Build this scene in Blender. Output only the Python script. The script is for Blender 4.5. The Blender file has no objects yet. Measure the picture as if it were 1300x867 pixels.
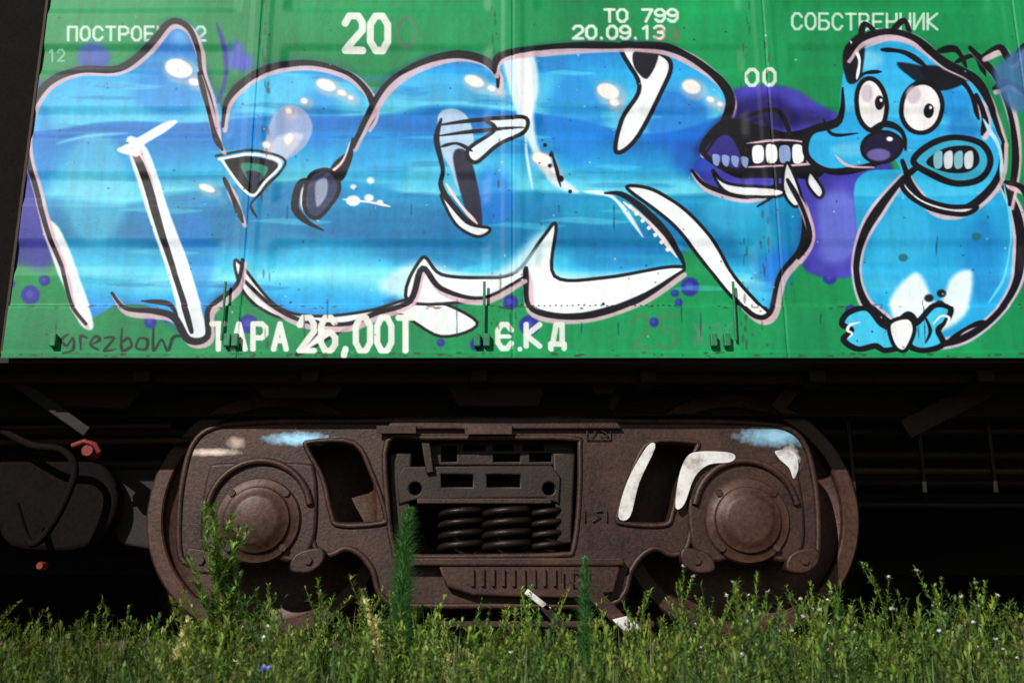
import bpy, math, random
import numpy as np
from mathutils import Vector
random.seed(4); rng=np.random.default_rng(4)
sc=bpy.context.scene
# ---------------- camera calibration ----------------
F=1350.0; TH=math.radians(15.1); CS,SN=math.cos(TH),math.sin(TH); D0=3.7; ZC=0.044
def W(px,py,y=0.0):
    t=(433.5-py)/F; den=CS-t*SN; d=D0+y
    return (d*(px-650)/F/den, y, ZC+d*(SN+t*CS)/den)
cam=bpy.data.cameras.new("camera"); co=bpy.data.objects.new("camera",cam); sc.collection.objects.link(co)
co.location=(0,-D0,ZC); co.rotation_euler=(math.pi/2+TH,0,0); cam.lens=36*F/1300; cam.sensor_width=36
cam.clip_end=500; cam.clip_start=0.02; sc.camera=co
cam.dof.use_dof=True; cam.dof.focus_distance=3.95; cam.dof.aperture_fstop=4.5
sc.view_settings.view_transform='Standard'; sc.view_settings.look='None'; sc.view_settings.exposure=0
# ---------------- light ----------------
EL=math.radians(32); AZ=math.radians(-30)
wd=bpy.data.worlds.new("World"); sc.world=wd; wd.use_nodes=True
nt=wd.node_tree; sky=nt.nodes.new('ShaderNodeTexSky'); sky.sky_type='NISHITA'; sky.sun_disc=False
sky.sun_elevation=EL; sky.sun_rotation=math.pi+AZ
nt.links.new(sky.outputs[0],nt.nodes['Background'].inputs[0]); nt.nodes['Background'].inputs[1].default_value=0.05
sl=bpy.data.lights.new("sun",'SUN'); so=bpy.data.objects.new("sun",sl); sc.collection.objects.link(so)
sl.energy=4.8; sl.angle=math.radians(0.5); sl.color=(1,0.96,0.9)
sd=Vector((math.sin(AZ)*math.cos(EL),-math.cos(AZ)*math.cos(EL),math.sin(EL)))
so.rotation_euler=sd.to_track_quat('Z','Y').to_euler()
# ---------------- materials ----------------
def newmat(name):
    m=bpy.data.materials.new(name); m.use_nodes=True; n=m.node_tree.nodes; l=m.node_tree.links
    return m,n,l,n['Principled BSDF']
def noise(n,l,scale,detail=4,rough=.6,coord='Object',stretch=None):
    tc=n.new('ShaderNodeTexCoord'); no=n.new('ShaderNodeTexNoise'); no.inputs['Scale'].default_value=scale
    no.inputs['Detail'].default_value=detail; no.inputs['Roughness'].default_value=rough
    if stretch:
        mp=n.new('ShaderNodeMapping'); mp.inputs['Scale'].default_value=stretch
        l.new(tc.outputs[coord],mp.inputs[0]); l.new(mp.outputs[0],no.inputs['Vector'])
    else: l.new(tc.outputs[coord],no.inputs['Vector'])
    return no.outputs['Fac']
def ramp(n,l,fac,stops):
    r=n.new('ShaderNodeValToRGB'); e=r.color_ramp.elements
    while len(e)<len(stops): e.new(.5)
    for k,(p,c) in enumerate(stops):
        e[k].position=p; e[k].color=(*c,1) if len(c)==3 else c
    l.new(fac,r.inputs[0]); return r.outputs[0]
def mixc(n,l,fac,a,b,mode='MIX'):
    m=n.new('ShaderNodeMix'); m.data_type='RGBA'; m.blend_type=mode
    for s,v in ((0,fac),(6,a),(7,b)):
        if hasattr(v,'is_linked') or hasattr(v,'links'): l.new(v,m.inputs[s])
        else: m.inputs[s].default_value=v if s==0 else (*v,1)
    return m.outputs[2]
def steel(name,c1,c2,c3,scale=6,rough=.62,bump=.35,metal=0.15,spots=None,spk=.35,spec=.35):
    m,n,l,b=newmat(name)
    f=noise(n,l,scale,5,.65); col=ramp(n,l,f,[(.3,c1),(.5,c2),(.72,c3)])
    f2=noise(n,l,scale*15,4,.7); col=mixc(n,l,spk,col,ramp(n,l,f2,[(.35,tuple(x*.3 for x in c1)),(.65,tuple(min(1,x*1.5) for x in c3))]))
    if spots:
        sn=noise(n,l,40,3)
        for (cx,cy,cz,rx,rz,colr) in spots:
            tc=n.new('ShaderNodeTexCoord'); vm=n.new('ShaderNodeVectorMath'); vm.operation='SUBTRACT'; vm.inputs[1].default_value=(cx,cy,cz)
            l.new(tc.outputs['Object'],vm.inputs[0]); v2=n.new('ShaderNodeVectorMath'); v2.operation='MULTIPLY'; v2.inputs[1].default_value=(1/rx,4,1/rz)
            l.new(vm.outputs[0],v2.inputs[0]); v3=n.new('ShaderNodeVectorMath'); v3.operation='LENGTH'; l.new(v2.outputs[0],v3.inputs[0])
            ad=n.new('ShaderNodeMath'); ad.operation='MULTIPLY_ADD'; ad.inputs[1].default_value=1.2; l.new(sn,ad.inputs[0]); l.new(v3.outputs['Value'],ad.inputs[2])
            mr=n.new('ShaderNodeMapRange'); mr.inputs[1].default_value=2.0; mr.inputs[2].default_value=.9; l.new(ad.outputs[0],mr.inputs[0])
            col=mixc(n,l,mr.outputs[0],col,colr)
    l.new(col,b.inputs['Base Color']); b.inputs['Metallic'].default_value=metal; b.inputs['Specular IOR Level'].default_value=spec
    rr=n.new('ShaderNodeMapRange'); rr.inputs[3].default_value=rough-.15; rr.inputs[4].default_value=min(1,rough+.2); l.new(f,rr.inputs[0]); l.new(rr.outputs[0],b.inputs['Roughness'])
    bp=n.new('ShaderNodeBump'); bp.inputs['Strength'].default_value=bump; bp.inputs['Distance'].default_value=.005
    l.new(f2,bp.inputs['Height']); l.new(bp.outputs[0],b.inputs['Normal'])
    return m
WS=[]  # blue overspray spots; the pale ones partly paint in sun glare
for (px,py,rx,rz,c) in [(985,553,.12,.035,(.25,.5,.68)),(378,557,.10,.022,(.3,.6,.85)),(1003,585,.03,.05,(.8,.8,.75)),(300,562,.03,.02,(.4,.3,.25)),(268,574,.09,.012,(.6,.5,.42))]:
    p=W(px,py,.27); WS.append((p[0],p[1],p[2],rx,rz,c))
FR=((.010,.0042,.003),(.028,.0125,.008),(.064,.029,.018))
M_frame=steel("cast_steel_brown",*FR,5,.46,.35,.15)
M_frame_p=steel("cast_steel_overspray_glare",*FR,5,.46,.35,.15,WS)
M_frame_d=steel("cast_steel_shaded",(.005,.003,.0025),(.013,.007,.005),(.028,.015,.01),6,.5,.35,.15)  # darker frame steel: shade inside the bolster window put into the colour
M_wheel=steel("wheel_steel",(.020,.0085,.0055),(.044,.019,.012),(.080,.037,.024),4,.46,.25,.2)
M_dark=steel("underframe_steel",(.004,.0035,.0035),(.009,.0075,.007),(.018,.012,.010),5,.65,.3)
M_matte=steel("matte_black_steel",(.002,.0016,.0014),(.0045,.0032,.0028),(.009,.006,.005),5,.8,.2,0,None,.35,.08)  # near-black matte steel with very low specular
M_black=steel("dark_spring_steel",(.004,.003,.0025),(.010,.0065,.005),(.025,.014,.01),8,.4,.3,.3)  # the dark colour also carries the shadow over the springs
M_rust=steel("rust_brown_steel",(.014,.007,.005),(.03,.014,.009),(.055,.027,.016),6,.7,.4,0)
M_white=steel("white_paint_and_glare",(.16,.12,.10),(.62,.61,.59),(.78,.78,.76),12,.75,.25,0,None,.08)  # white paint; on the side frame it also imitates sun glare
M_red=steel("red_valve_paint",(.10,.01,.008),(.18,.018,.012),(.25,.03,.02),9,.65,.2,0)
M_rail=steel("rail_steel",(.03,.014,.009),(.05,.026,.016),(.09,.05,.034),7,.6,.3,.2)
M_sleeper=steel("sleeper_wood",(.012,.009,.007),(.025,.019,.014),(.045,.035,.025),9,.9,.5,0)
M_green=steel("green_paint",(.008,.12,.045),(.012,.17,.065),(.02,.2,.08),4,.5,.15,0)
# ---------------- mesh helpers ----------------
def empty(name):
    o=bpy.data.objects.new(name,None); sc.collection.objects.link(o); return o
def link(me,name,mat,parent=None,smooth=False):
    o=bpy.data.objects.new(name,me); sc.collection.objects.link(o); me.materials.clear(); me.materials.append(mat)
    if parent: o.parent=parent
    if smooth: me.polygons.foreach_set('use_smooth',[True]*len(me.polygons))
    return o
def box(name,mat,x0,x1,y0,y1,z0,z1,parent,bev=.004):
    v=[(x,y,z) for x in(x0,x1) for y in(y0,y1) for z in(z0,z1)]
    f=[(0,1,3,2),(4,6,7,5),(0,4,5,1),(2,3,7,6),(0,2,6,4),(1,5,7,3)]
    me=bpy.data.meshes.new(name); me.from_pydata(v,[],f); o=link(me,name,mat,parent)
    if bev:
        b=o.modifiers.new('b','BEVEL'); b.width=bev; b.segments=2
    return o
def crom(pts,closed=False,n=8):
    P=np.array(pts,float); N=len(P); out=[]
    for i in range(N if closed else N-1):
        if closed: p0,p1,p2,p3=P[i-1],P[i],P[(i+1)%N],P[(i+2)%N]
        else: p0=P[max(i-1,0)];p1=P[i];p2=P[i+1];p3=P[min(i+2,N-1)]
        for k in range(n):
            t=k/n; out.append(.5*((2*p1)+(-p0+p2)*t+(2*p0-5*p1+4*p2-p3)*t*t+(-p0+3*p1-3*p2+p3)*t**3))
    if not closed: out.append(P[-1])
    return np.array(out)
def curve_mesh(cu):
    o=bpy.data.objects.new('t',cu); sc.collection.objects.link(o)
    dg=bpy.context.evaluated_depsgraph_get(); me=bpy.data.meshes.new_from_object(o.evaluated_get(dg))
    bpy.data.objects.remove(o); return me
def plate(name,mat,loops,y0,y1,parent,bev=.006,sm=False,px=True,n=4):
    cu=bpy.data.curves.new(name,'CURVE'); cu.dimensions='2D'; cu.fill_mode='BOTH'
    for lp in loops:
        q=[(W(a,b,y0)) for a,b in lp] if px else [(a,0,b) for a,b in lp]
        q=[(a[0],a[2]) for a in q]
        if sm: q=crom(q,True,n)
        s=cu.splines.new('POLY'); s.points.add(len(q)-1)
        for i,a in enumerate(q): s.points[i].co=(a[0],a[1],0,1)
        s.use_cyclic_u=True
    h=abs(y1-y0)/2; cu.bevel_depth=bev; cu.bevel_resolution=2; cu.offset=-bev; cu.extrude=max(h-bev,.0005)
    me=curve_mesh(cu); yc=(y0+y1)/2
    co_=np.empty(len(me.vertices)*3); me.vertices.foreach_get('co',co_); co_=co_.reshape(-1,3)
    nc=np.stack([co_[:,0],yc-co_[:,2],co_[:,1]],1); me.vertices.foreach_set('co',nc.ravel()); me.update()
    return link(me,name,mat,parent)
def tube(name,mat,pts,r,parent,closed=False,res=3):
    cu=bpy.data.curves.new(name,'CURVE'); cu.dimensions='3D'; s=cu.splines.new('POLY'); s.points.add(len(pts)-1)
    for i,a in enumerate(pts): s.points[i].co=(*a,1)
    s.use_cyclic_u=closed; cu.bevel_depth=r; cu.bevel_resolution=res; cu.use_fill_caps=True
    return link(curve_mesh(cu),name,mat,parent,True)
def rim(name,mat,pts,y,r,parent,n=4):
    q=crom([(lambda a:(a[0],a[2]))(W(a,b,y)) for a,b in pts],True,n)
    return tube(name,mat,[(a[0],y,a[1]) for a in q],r,parent,True)
def lathe(name,mat,prof,cx,cz,parent,seg=72):
    v=[];f=[]
    for k in range(seg):
        a=2*math.pi*k/seg
        for r,y in prof: v.append((cx+r*math.cos(a),y,cz+r*math.sin(a)))
    m=len(prof)
    for k in range(seg):
        for j in range(m-1):
            a=k*m+j;b=((k+1)%seg)*m+j; f.append((a,a+1,b+1,b))
    me=bpy.data.meshes.new(name); me.from_pydata(v,[],f); o=link(me,name,mat,parent,True)
    e=o.modifiers.new('e','EDGE_SPLIT'); e.split_angle=math.radians(32); return o
def bolt(cx,cy,cz,r,parent,mat=None):
    v=[]
    for y in (cy,cy-.6*r):
        for k in range(6): v.append((cx+r*math.cos(k*math.pi/3),y,cz+r*math.sin(k*math.pi/3)))
    f=[tuple(range(6)),tuple(range(11,5,-1))]+[(k,(k+1)%6,6+(k+1)%6,6+k) for k in range(6)]
    me=bpy.data.meshes.new('bolt'); me.from_pydata(v,[],f); link(me,'bolt',mat or M_frame,parent)
# =====================================================
#  WALL PAINT (computed per-vertex on the steel side wall)
# =====================================================
DX=.9
xs=np.concatenate([np.arange(-160,-20,20),np.arange(-20,1325,DX),np.arange(1330,2900,30)]).astype(float)
ys=np.concatenate([np.arange(-300,-14,20),np.arange(-14,455.2,DX),[455.6]]).astype(float)
XX,YY=np.meshgrid(xs,ys); NY,NX=XX.shape
C=np.zeros((NY,NX,3),np.float32)
def vnoise(X,Y,sx,sy,seed):
    r=np.random.default_rng(seed).random((256,256)); u=X/sx+1000; v=Y/sy+1000
    i=np.floor(u).astype(int); j=np.floor(v).astype(int); a=u-i; b=v-j; a=a*a*(3-2*a); b=b*b*(3-2*b)
    i0=i%256;i1=(i+1)%256;j0=j%256;j1=(j+1)%256
    return (r[j0,i0]*(1-a)+r[j0,i1]*a)*(1-b)+(r[j1,i0]*(1-a)+r[j1,i1]*a)*b
def c8(*c): return np.array(c,np.float32)/255
def win(x0,x1,y0,y1):
    a,b=np.searchsorted(xs,[x0,x1]); c,d=np.searchsorted(ys,[y0,y1]); return slice(c,d),slice(a,b)
def comp(w,al,col):
    col=col[w] if isinstance(col,np.ndarray) and col.ndim==3 else col
    C[w]=C[w]*(1-al[...,None])+col*al[...,None]
def sfield(P,Wd,m,closed):
    x0,y0=P.min(0)-m; x1,y1=P.max(0)+m; w=win(x0,x1,y0,y1); X=xs[w[1]];Y=ys[w[0]]
    Fd=np.full((len(Y),len(X)),1e3,np.float32)
    N=len(P)
    for i in range(N if closed else N-1):
        a=P[i];b=P[(i+1)%N]; ux,uy=b-a; L=ux*ux+uy*uy
        if L<1e-9: continue
        i0,i1=np.searchsorted(X,[min(a[0],b[0])-m,max(a[0],b[0])+m]); j0,j1=np.searchsorted(Y,[min(a[1],b[1])-m,max(a[1],b[1])+m])
        if i0==i1 or j0==j1: continue
        gx=X[None,i0:i1]-a[0]; gy=Y[j0:j1,None]-a[1]
        t=np.clip((gx*ux+gy*uy)/L,0,1); d=np.sqrt((gx-t*ux)**2+(gy-t*uy)**2)
        if Wd is not None: d=d-(Wd[i]*(1-t)+Wd[(i+1)%N]*t)
        Fd[j0:j1,i0:i1]=np.minimum(Fd[j0:j1,i0:i1],d)
    return w,X,Y,Fd
def stroke(pts,w,col,soft=1.0,taper=.35,closed=False,sm=True,al=1.0):
    P=crom(pts,closed,6) if sm else np.array(pts,float)
    n=len(P); s=np.linspace(0,1,n)
    Wd=np.full(n,w/2.) if closed or taper>=1 else w/2*(taper+(1-taper)*np.clip(np.minimum(s,1-s)*5,0,1))
    if not closed and taper<1: Wd=Wd*(1+.22*np.sin(s*9+pts[0][0]))
    wn,X,Y,d=sfield(P,Wd,w/2*1.3+soft+2,closed)
    comp(wn,np.clip(.5-d/(1.2*soft),0,1)*al,col)
def poly(pts,col,soft=1.0,al=1.0,sm=True,n=6):
    P=crom(pts,True,n) if sm else np.array(pts,float)
    wn,X,Y,d=sfield(P,None,soft+2,True); ins=np.zeros(d.shape,bool); N=len(P)
    for i in range(N):
        x1,y1=P[i];x2,y2=P[(i+1)%N]
        if y1==y2: continue
        if y1>y2: x1,y1,x2,y2=x2,y2,x1,y1
        j0,j1=np.searchsorted(Y,[y1,y2])
        for j in range(j0,j1):
            xi=x1+(Y[j]-y1)/(y2-y1)*(x2-x1); k=np.searchsorted(X,xi); ins[j,:k]^=True
    s=np.where(ins,-d,d); a=np.clip(.5-s/(1.2*soft),0,1)*al; a=a if soft<3 else a*a*(3-2*a)
    comp(wn,a,col)
def ell(cx,cy,rx,ry,col,soft=1,rot=0,al=1,ol=0,olc=None):
    a=np.linspace(0,2*math.pi,28,endpoint=False); x=rx*np.cos(a);y=ry*np.sin(a); r=math.radians(rot)
    P=np.stack([cx+x*math.cos(r)-y*math.sin(r),cy+x*math.sin(r)+y*math.cos(r)],1)
    poly(P,col,soft,al,False)
    if ol: stroke(P,ol,olc,1,1,True,False)
# base green
n1=vnoise(XX,YY,150,110,1); n2=vnoise(XX,YY,22,60,2); n3=vnoise(XX,YY,5,5,3)
C[:]=c8(12,136,76); C*= (0.80+.25*n1+.10*n2+.04*n3)[...,None]
w=win(-200,3000,388,460); C[w]=C[w]*.95+np.array([.02,.06,.05])*.6
# ---- stencil lettering ----
G={'Т':[[(0,0),(1,0)],[(.5,0),(.5,1)]],'А':[[(0,1),(.5,0),(1,1)],[(.2,.66),(.8,.66)]],
'Р':[[(0,1),(0,0),(.7,0),(1,.15),(1,.4),(.7,.55),(0,.55)]],'П':[[(0,1),(0,0),(1,0),(1,1)]],
'О':[[(.3,0),(.7,0),(1,.25),(1,.75),(.7,1),(.3,1),(0,.75),(0,.25),(.3,0)]],
'С':[[(1,.22),(.7,0),(.3,0),(0,.25),(0,.75),(.3,1),(.7,1),(1,.78)]],
'Е':[[(1,0),(0,0),(0,1),(1,1)],[(0,.5),(.8,.5)]],'Н':[[(0,0),(0,1)],[(1,0),(1,1)],[(0,.5),(1,.5)]],
'В':[[(0,0),(0,1),(.7,1),(1,.85),(1,.65),(.7,.5),(0,.5)],[(0,0),(.7,0),(.9,.15),(.9,.35),(.7,.5)]],
'Б':[[(.9,0),(0,0),(0,1),(.7,1),(1,.85),(1,.6),(.7,.45),(0,.45)]],
'И':[[(0,0),(0,1),(1,0),(1,1)]],'К':[[(0,0),(0,1)],[(1,0),(0,.5),(1,1)]],
'Д':[[(0,1.1),(0,.9),(1,.9),(1,1.1)],[(.15,.9),(.4,0),(.85,0),(.85,.9)]],
'Ж':[[(0,0),(1,1)],[(1,0),(0,1)],[(.5,0),(.5,1)]],
'2':[[(0,.22),(.25,0),(.75,0),(1,.2),(1,.42),(0,1),(1,1)]],
'6':[[(.95,.15),(.7,0),(.3,0),(0,.25),(0,.75),(.3,1),(.7,1),(1,.8),(1,.6),(.7,.45),(.3,.45),(0,.6)]],
'9':[[(.05,.85),(.3,1),(.7,1),(1,.75),(1,.25),(.7,0),(.3,0),(0,.2),(0,.4),(.3,.55),(.7,.55),(1,.4)]],
'7':[[(0,0),(1,0),(.35,1)]],'3':[[(0,.15),(.3,0),(.75,0),(1,.2),(1,.35),(.7,.5),(.4,.5)],[(.7,.5),(1,.65),(1,.8),(.7,1),(.3,1),(0,.85)]],
'1':[[(.2,.2),(.6,0),(.6,1)]],'5':[[(1,0),(.1,0),(.1,.45),(.7,.42),(1,.6),(1,.8),(.7,1),(.2,1),(0,.85)]],
'.':[[(.4,.95),(.5,1)]],',':[[(.5,.95),(.3,1.15)]],' ':[]}
G['0']=G['О']
def text(s,x,y,cw,ch,gap,w,col,al=1,slope=0):
    for c in s:
        k=.45 if c in '.,' else 1
        for pl in G[c]:
            stroke([(x+u*cw*k,y+v*ch+slope*(x+u*cw)) for u,v in pl],w,col,1,1,False,False,al)
        x+=cw*k+gap
WH=c8(228,232,226)
text('ПОСТРОЕН 22',86,34,11,17,5.3,3.4,WH,.85)
text('КР',62,103,10,18,7,3,WH,.5); text('Д 06.02',62,133,9,16,4,2.6,WH,.45)
text('20',438,20,22,43,10,9,WH,.97)
stroke([(508,25),(520,22),(527,32),(527,50),(518,60),(508,56),(504,40),(508,25)],3,c8(150,95,110),1,1,False,False,.5)
text('ТО 799',768,11,12,16,4,3.8,WH,.92); text('20.09.13',728,33,12,16,4.6,3.8,WH,.92); text('03',832,36,12,16,5.2,3,c8(190,80,80),.5)
text('СОБСТВЕННИК',1006,15,12,20,5.2,3.2,WH,.8,.002)
text('15.12',926,115,8,14,4,2.6,WH,.8)
text('12',60,62,8,14,4,2.4,WH,.5)
text('25',802,402,22,40,12,6,c8(70,125,80),.7)
for k in range(2): text('ЖД0',880+k*2,412,13,26,8,3,c8(110,130,110),.35)
tag=c8(12,36,26)
for k,pts in enumerate([[(88,425),(80,432),(86,440),(94,430),(94,445),(82,450)],[(104,445),(104,428),(112,430)],[(118,438),(128,432),(122,428),(116,438),(126,445)],[(134,430),(146,430),(134,446),(148,444)],[(156,418),(156,445),(168,440),(164,430),(156,436)],[(178,430),(174,442),(186,444),(188,432),(178,430)],[(196,416),(196,446),(206,432),(214,446),(222,428),(240,430)]]): stroke(pts,3.6,tag,1,.6)
# ---- fill colours ----
lvl=np.array([20,60,90,120,150,154,165,200,238,243,262,300,325,345,370,400,430]); 
cl=np.array([(16,105,200),(20,120,205),(30,160,228),(70,190,238),(90,200,238),(8,120,205),(6,108,190),(30,162,222),(100,210,235),(20,140,190),(6,125,180),(6,116,172),(55,190,235),(125,228,250),(35,172,235),(16,135,215),(14,128,205)],float)/255
n4=vnoise(XX,YY,140,26,7); n5=vnoise(XX,YY,70,9,8); n6=vnoise(XX,YY,200,160,9)
yy=YY+ (n4-.5)*22+ (n6-.5)*46
FILL=np.stack([np.interp(yy,lvl,cl[:,k]) for k in range(3)],2).astype(np.float32)
st=np.clip((n5-.68)*9,0,1)*.3*np.clip((n4-.35)*5,0,1); FILL=FILL*(1-st[...,None])+c8(8,90,160)*st[...,None]
FILL*=(.97+.05*n3)[...,None]
PUR=np.empty_like(FILL); PUR[:]=c8(64,60,172); PUR*=(.8+.35*vnoise(XX,YY,40,40,15))[...,None]
BK=c8(6,5,14); PK=c8(212,180,192); WT=c8(240,244,248); LAV=c8(140,165,215); PEACH=c8(240,212,206)
NV=c8(10,40,125)
poly([(-20,190),(40,160),(75,220),(85,290),(60,340),(20,335),(-10,350),(-20,260)],PUR,14,.85)
for a in [(118,72,22),(45,120,20),(300,75,16),(265,150,22),(310,80,14),(300,60,10)]: ell(a[0],a[1],a[2],a[2]*.85,c8(70,80,190),10,0,.75)
for (x,y,r) in [(38,374,12),(56,356,7),(192,410,8),(212,404,6),(316,412,12),(648,384,10),(672,414,13),(876,364,12),(857,372,5),(862,384,5),(830,410,6),(606,438,9),(588,404,5),(1054,352,9),(1080,395,8),(14,360,5),(560,436,5)]:
    ell(x,y,r,r,c8(36,40,150),3,0,.9); ell(x-1,y-1,r*.45,r*.45,c8(85,100,200),3,0,.5)
poly([(900,140),(925,116),(960,108),(1005,112),(1045,135),(1110,165),(1135,220),(1118,262),(1100,300),(1092,345),(1050,352),(1018,335),(1020,270),(960,250),(900,240),(875,205)],PUR,6,.97)
poly([(930,132),(975,118),(1010,138),(1010,160),(950,168)],c8(28,22,95),14,.8)
poly([(1040,250),(1085,245),(1090,320),(1045,330)],c8(110,130,222),14,.6)
text('ОО',948,88,14,20,8,4.4,WH,.9)
MAIN=[(108,405),(84,350),(62,300),(45,240),(33,190),(38,140),(60,105),(100,85),(150,85),(190,55),(215,30),(238,35),(250,60),(262,95),(285,140),(300,110),(340,85),(395,78),(440,90),(470,120),(500,95),(545,72),(590,68),(628,78),(680,62),(740,57),(800,57),(850,62),(895,85),(925,120),(915,160),(895,190),(880,215),(900,235),(960,245),(1000,240),(1018,265),(1015,310),(992,350),(975,395),(960,400),(925,360),(885,315),(868,318),(862,345),(810,375),(740,395),(676,386),(662,352),(610,376),(560,385),(500,382),(440,410),(385,407),(345,385),(300,368),(268,385),(260,425),(235,425),(190,390),(150,388)]
poly(MAIN,FILL,1.5,n=5)
for (x,y,rx,ry,c,a) in [(120,240,45,75,(110,205,230),.5),(55,190,16,60,(20,110,200),.5),(235,45,22,14,(120,190,235),.6),(215,115,50,35,(16,110,210),.5),(140,340,60,40,(45,175,220),.5),(245,330,30,60,(12,115,210),.5),(340,300,40,26,(15,128,180),.6),(470,210,50,50,(30,155,225),.5),(440,345,60,18,(125,225,250),.5),(520,310,50,18,(10,115,170),.6),(625,250,30,40,(8,110,215),.6),(730,150,40,60,(15,128,220),.6),(860,150,45,40,(10,95,205),.6),(770,270,60,18,(25,160,200),.6),(780,330,60,20,(15,130,195),.6),(930,270,40,28,(60,180,225),.6),(985,340,22,30,(15,110,215),.7),(960,300,30,30,(25,160,200),.6),(880,200,30,26,(10,70,170),.6),(550,110,50,22,(60,180,235),.5),(405,150,30,40,(15,120,215),.5),(300,160,22,30,(25,130,215),.5),(700,330,30,16,(70,200,235),.5)]:
    ell(x,y,rx,ry,c8(*c),16,0,a)
for k in range(70):
    x=random.uniform(50,1000); y=random.uniform(90,380); L=random.uniform(18,60)
    P=[(x-L,y),(x-L/3,y-random.uniform(2,5)),(x+L/2,y-1.5),(x+L,y+1),(x+L/3,y+random.uniform(2,6)),(x-L/2,y+2)]
    if 860<x and y<240: continue
    if x+L<980 and x-L>70: poly(P,c8(*random.choice([(10,95,165),(14,118,205),(95,212,240),(25,160,200),(130,225,248)])),2.2,.36)
def wh(P,al=1,soft=1.2,ol=4,col=WT):
    poly(P,col,soft,al)
    if ol: stroke(P,ol*1.25,BK,1,1,True)
for P in (MAIN[0:16],MAIN[15:22],MAIN[20:28],MAIN[26:36],MAIN[35:44],MAIN[45:52],MAIN[51:62]): stroke(P,9,NV,10,.8,al=.36)
poly([(480,365),(530,330),(620,350),(690,290),(710,345),(850,345),(800,380),(730,396),(680,388),(655,355),(600,378),(540,385)],c8(200,238,250),12,.75)
wh([(300,330),(350,388),(400,402),(470,395),(535,378),(606,410),(560,428),(500,398),(440,418),(378,452),(408,412),(350,402),(310,372)],.95,1.5,3)
wh([(518,382),(536,326),(560,348),(612,352),(655,345),(690,300),(706,286),(704,350),(770,352),(850,338),(866,345),(800,384),(740,402),(676,392),(662,358),(610,380)],.93,1.5,3.5)
poly([(560,345),(620,345),(655,335),(690,305),(690,330),(640,352)],c8(190,225,240),6,.6)
wh([(796,236),(830,240),(872,268),(908,308),(932,350),(962,384),(982,405),(958,402),(925,372),(892,330),(858,288),(822,258)],.97,1.2,3.5)
poly([(160,178),(186,188),(212,262),(244,350),(262,425),(236,424),(214,352),(184,262)],WT,2,.95)
stroke([(162,182),(180,215),(206,300),(232,380),(244,422)],9,BK,1,.5); stroke([(178,190),(196,240)],2,PK,1)
poly([(148,190),(165,180),(204,156),(224,152),(215,162),(182,184),(166,196)],WT,2,.95)
stroke([(72,182),(110,172),(160,168)],4,c8(130,215,240),3,.3,al=.7)
poly([(52,280),(74,288),(96,340),(120,412),(104,414),(84,372),(66,330)],WT,3,.85)
wh([(788,58),(826,62),(852,80),(838,120),(806,178),(782,192),(790,150),(812,110)],.97,1.2,4.5)
poly([(806,64),(836,66),(822,100),(806,85)],BK,1.5,.95)
poly([(640,70),(676,68),(684,110),(678,150),(690,200),(735,242),(700,232),(670,180),(648,120)],c8(210,232,246),5,.9)
poly([(655,75),(672,75),(676,140),(664,150)],WT,3,.9)
stroke([(668,150),(668,190),(676,240)],3,WT,2,.4,al=.8); stroke([(742,242),(772,246),(790,262),(816,300)],5,WT,2,.3,al=.9)
wh([(345,150),(362,134),(384,138),(396,158),(388,184),(362,204),(332,222),(336,185)],.95,2,0,c8(150,168,210))
poly([(350,175),(385,170),(365,200),(335,218)],c8(180,205,232),5,.8)
poly([(288,200),(352,207),(324,246),(300,232)],BK,1); poly([(305,208),(340,212),(322,234)],c8(40,130,110),2)
poly([(312,218),(330,220),(323,238)],c8(20,25,60),1.5); stroke([(278,202),(320,196),(356,206),(335,232),(322,248),(305,236),(282,204)],3.5,WT,1,1); stroke([(274,198),(320,191),(362,204),(338,236),(322,254)],3,BK,1,1)
stroke([(322,254),(318,262),(326,276)],3,BK)
poly([(556,146),(578,138),(596,152),(602,190),(594,236),(582,240),(572,214),(560,190)],c8(180,205,232),2,.95)
poly([(575,200),(592,192),(606,232),(612,286),(596,280)],c8(30,28,50),2,.95)
stroke([(560,150),(554,176),(562,214),(560,236),(580,268),(612,296)],7,BK); stroke([(566,232),(586,262),(606,284)],4,PEACH)
wh([(560,246),(592,282),(622,290),(606,300),(578,284)],.95,1,3)
wh([(594,190),(628,165),(618,152),(642,150),(668,150),(665,168),(632,184),(604,206)],.9,1,4)
for y in (150,164): stroke([(556,y+8),(600,y+2),(665,y-2)],4.5,BK)
stroke([(560,186),(580,182),(600,192)],4,BK)
poly([(424,206),(448,192),(436,226),(414,232)],BK,1.3); stroke([(448,176),(438,206),(400,226),(380,232),(374,262),(388,280),(410,292)],8,BK); stroke([(444,180),(432,208),(398,232),(384,240),(384,264),(404,280)],3.5,PEACH)
wh([(392,224),(418,216),(430,240),(404,276),(386,262)],.9,1,4,c8(50,50,85)); poly([(400,232),(414,226),(414,246),(402,262)],c8(150,160,190),2,.9)
for x,y,r in [(448,254,9),(468,250,6),(482,256,4),(470,228,5),(448,236,4)]: ell(x,y,r,r*.8,WT,2,0,.9)
stroke([(435,252),(470,256),(496,262)],3,PEACH)
for (x,y,rx,ry) in [(226,86,21,14),(246,104,8,5),(258,112,5,3),(262,238,12,5),(414,108,15,8),(434,118,7,4),(445,124,4,3),(602,103,15,8),(624,112,6,4),(634,116,3,2),(772,116,17,11),(780,130,7,5),(878,110,14,10),(902,126,6,4),(914,132,4,3),(688,202,15,9),(704,216,6,4),(170,194,8,5),(386,128,5,4),(366,140,5,4),(338,184,6,5),(366,176,6,9)]:
    ell(x+3,y+3,rx+5,ry+5,c8(225,190,195),6,20,.45); ell(x,y,rx*.85,ry*.85,c8(250,240,236),2.5,20,.97)
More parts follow.
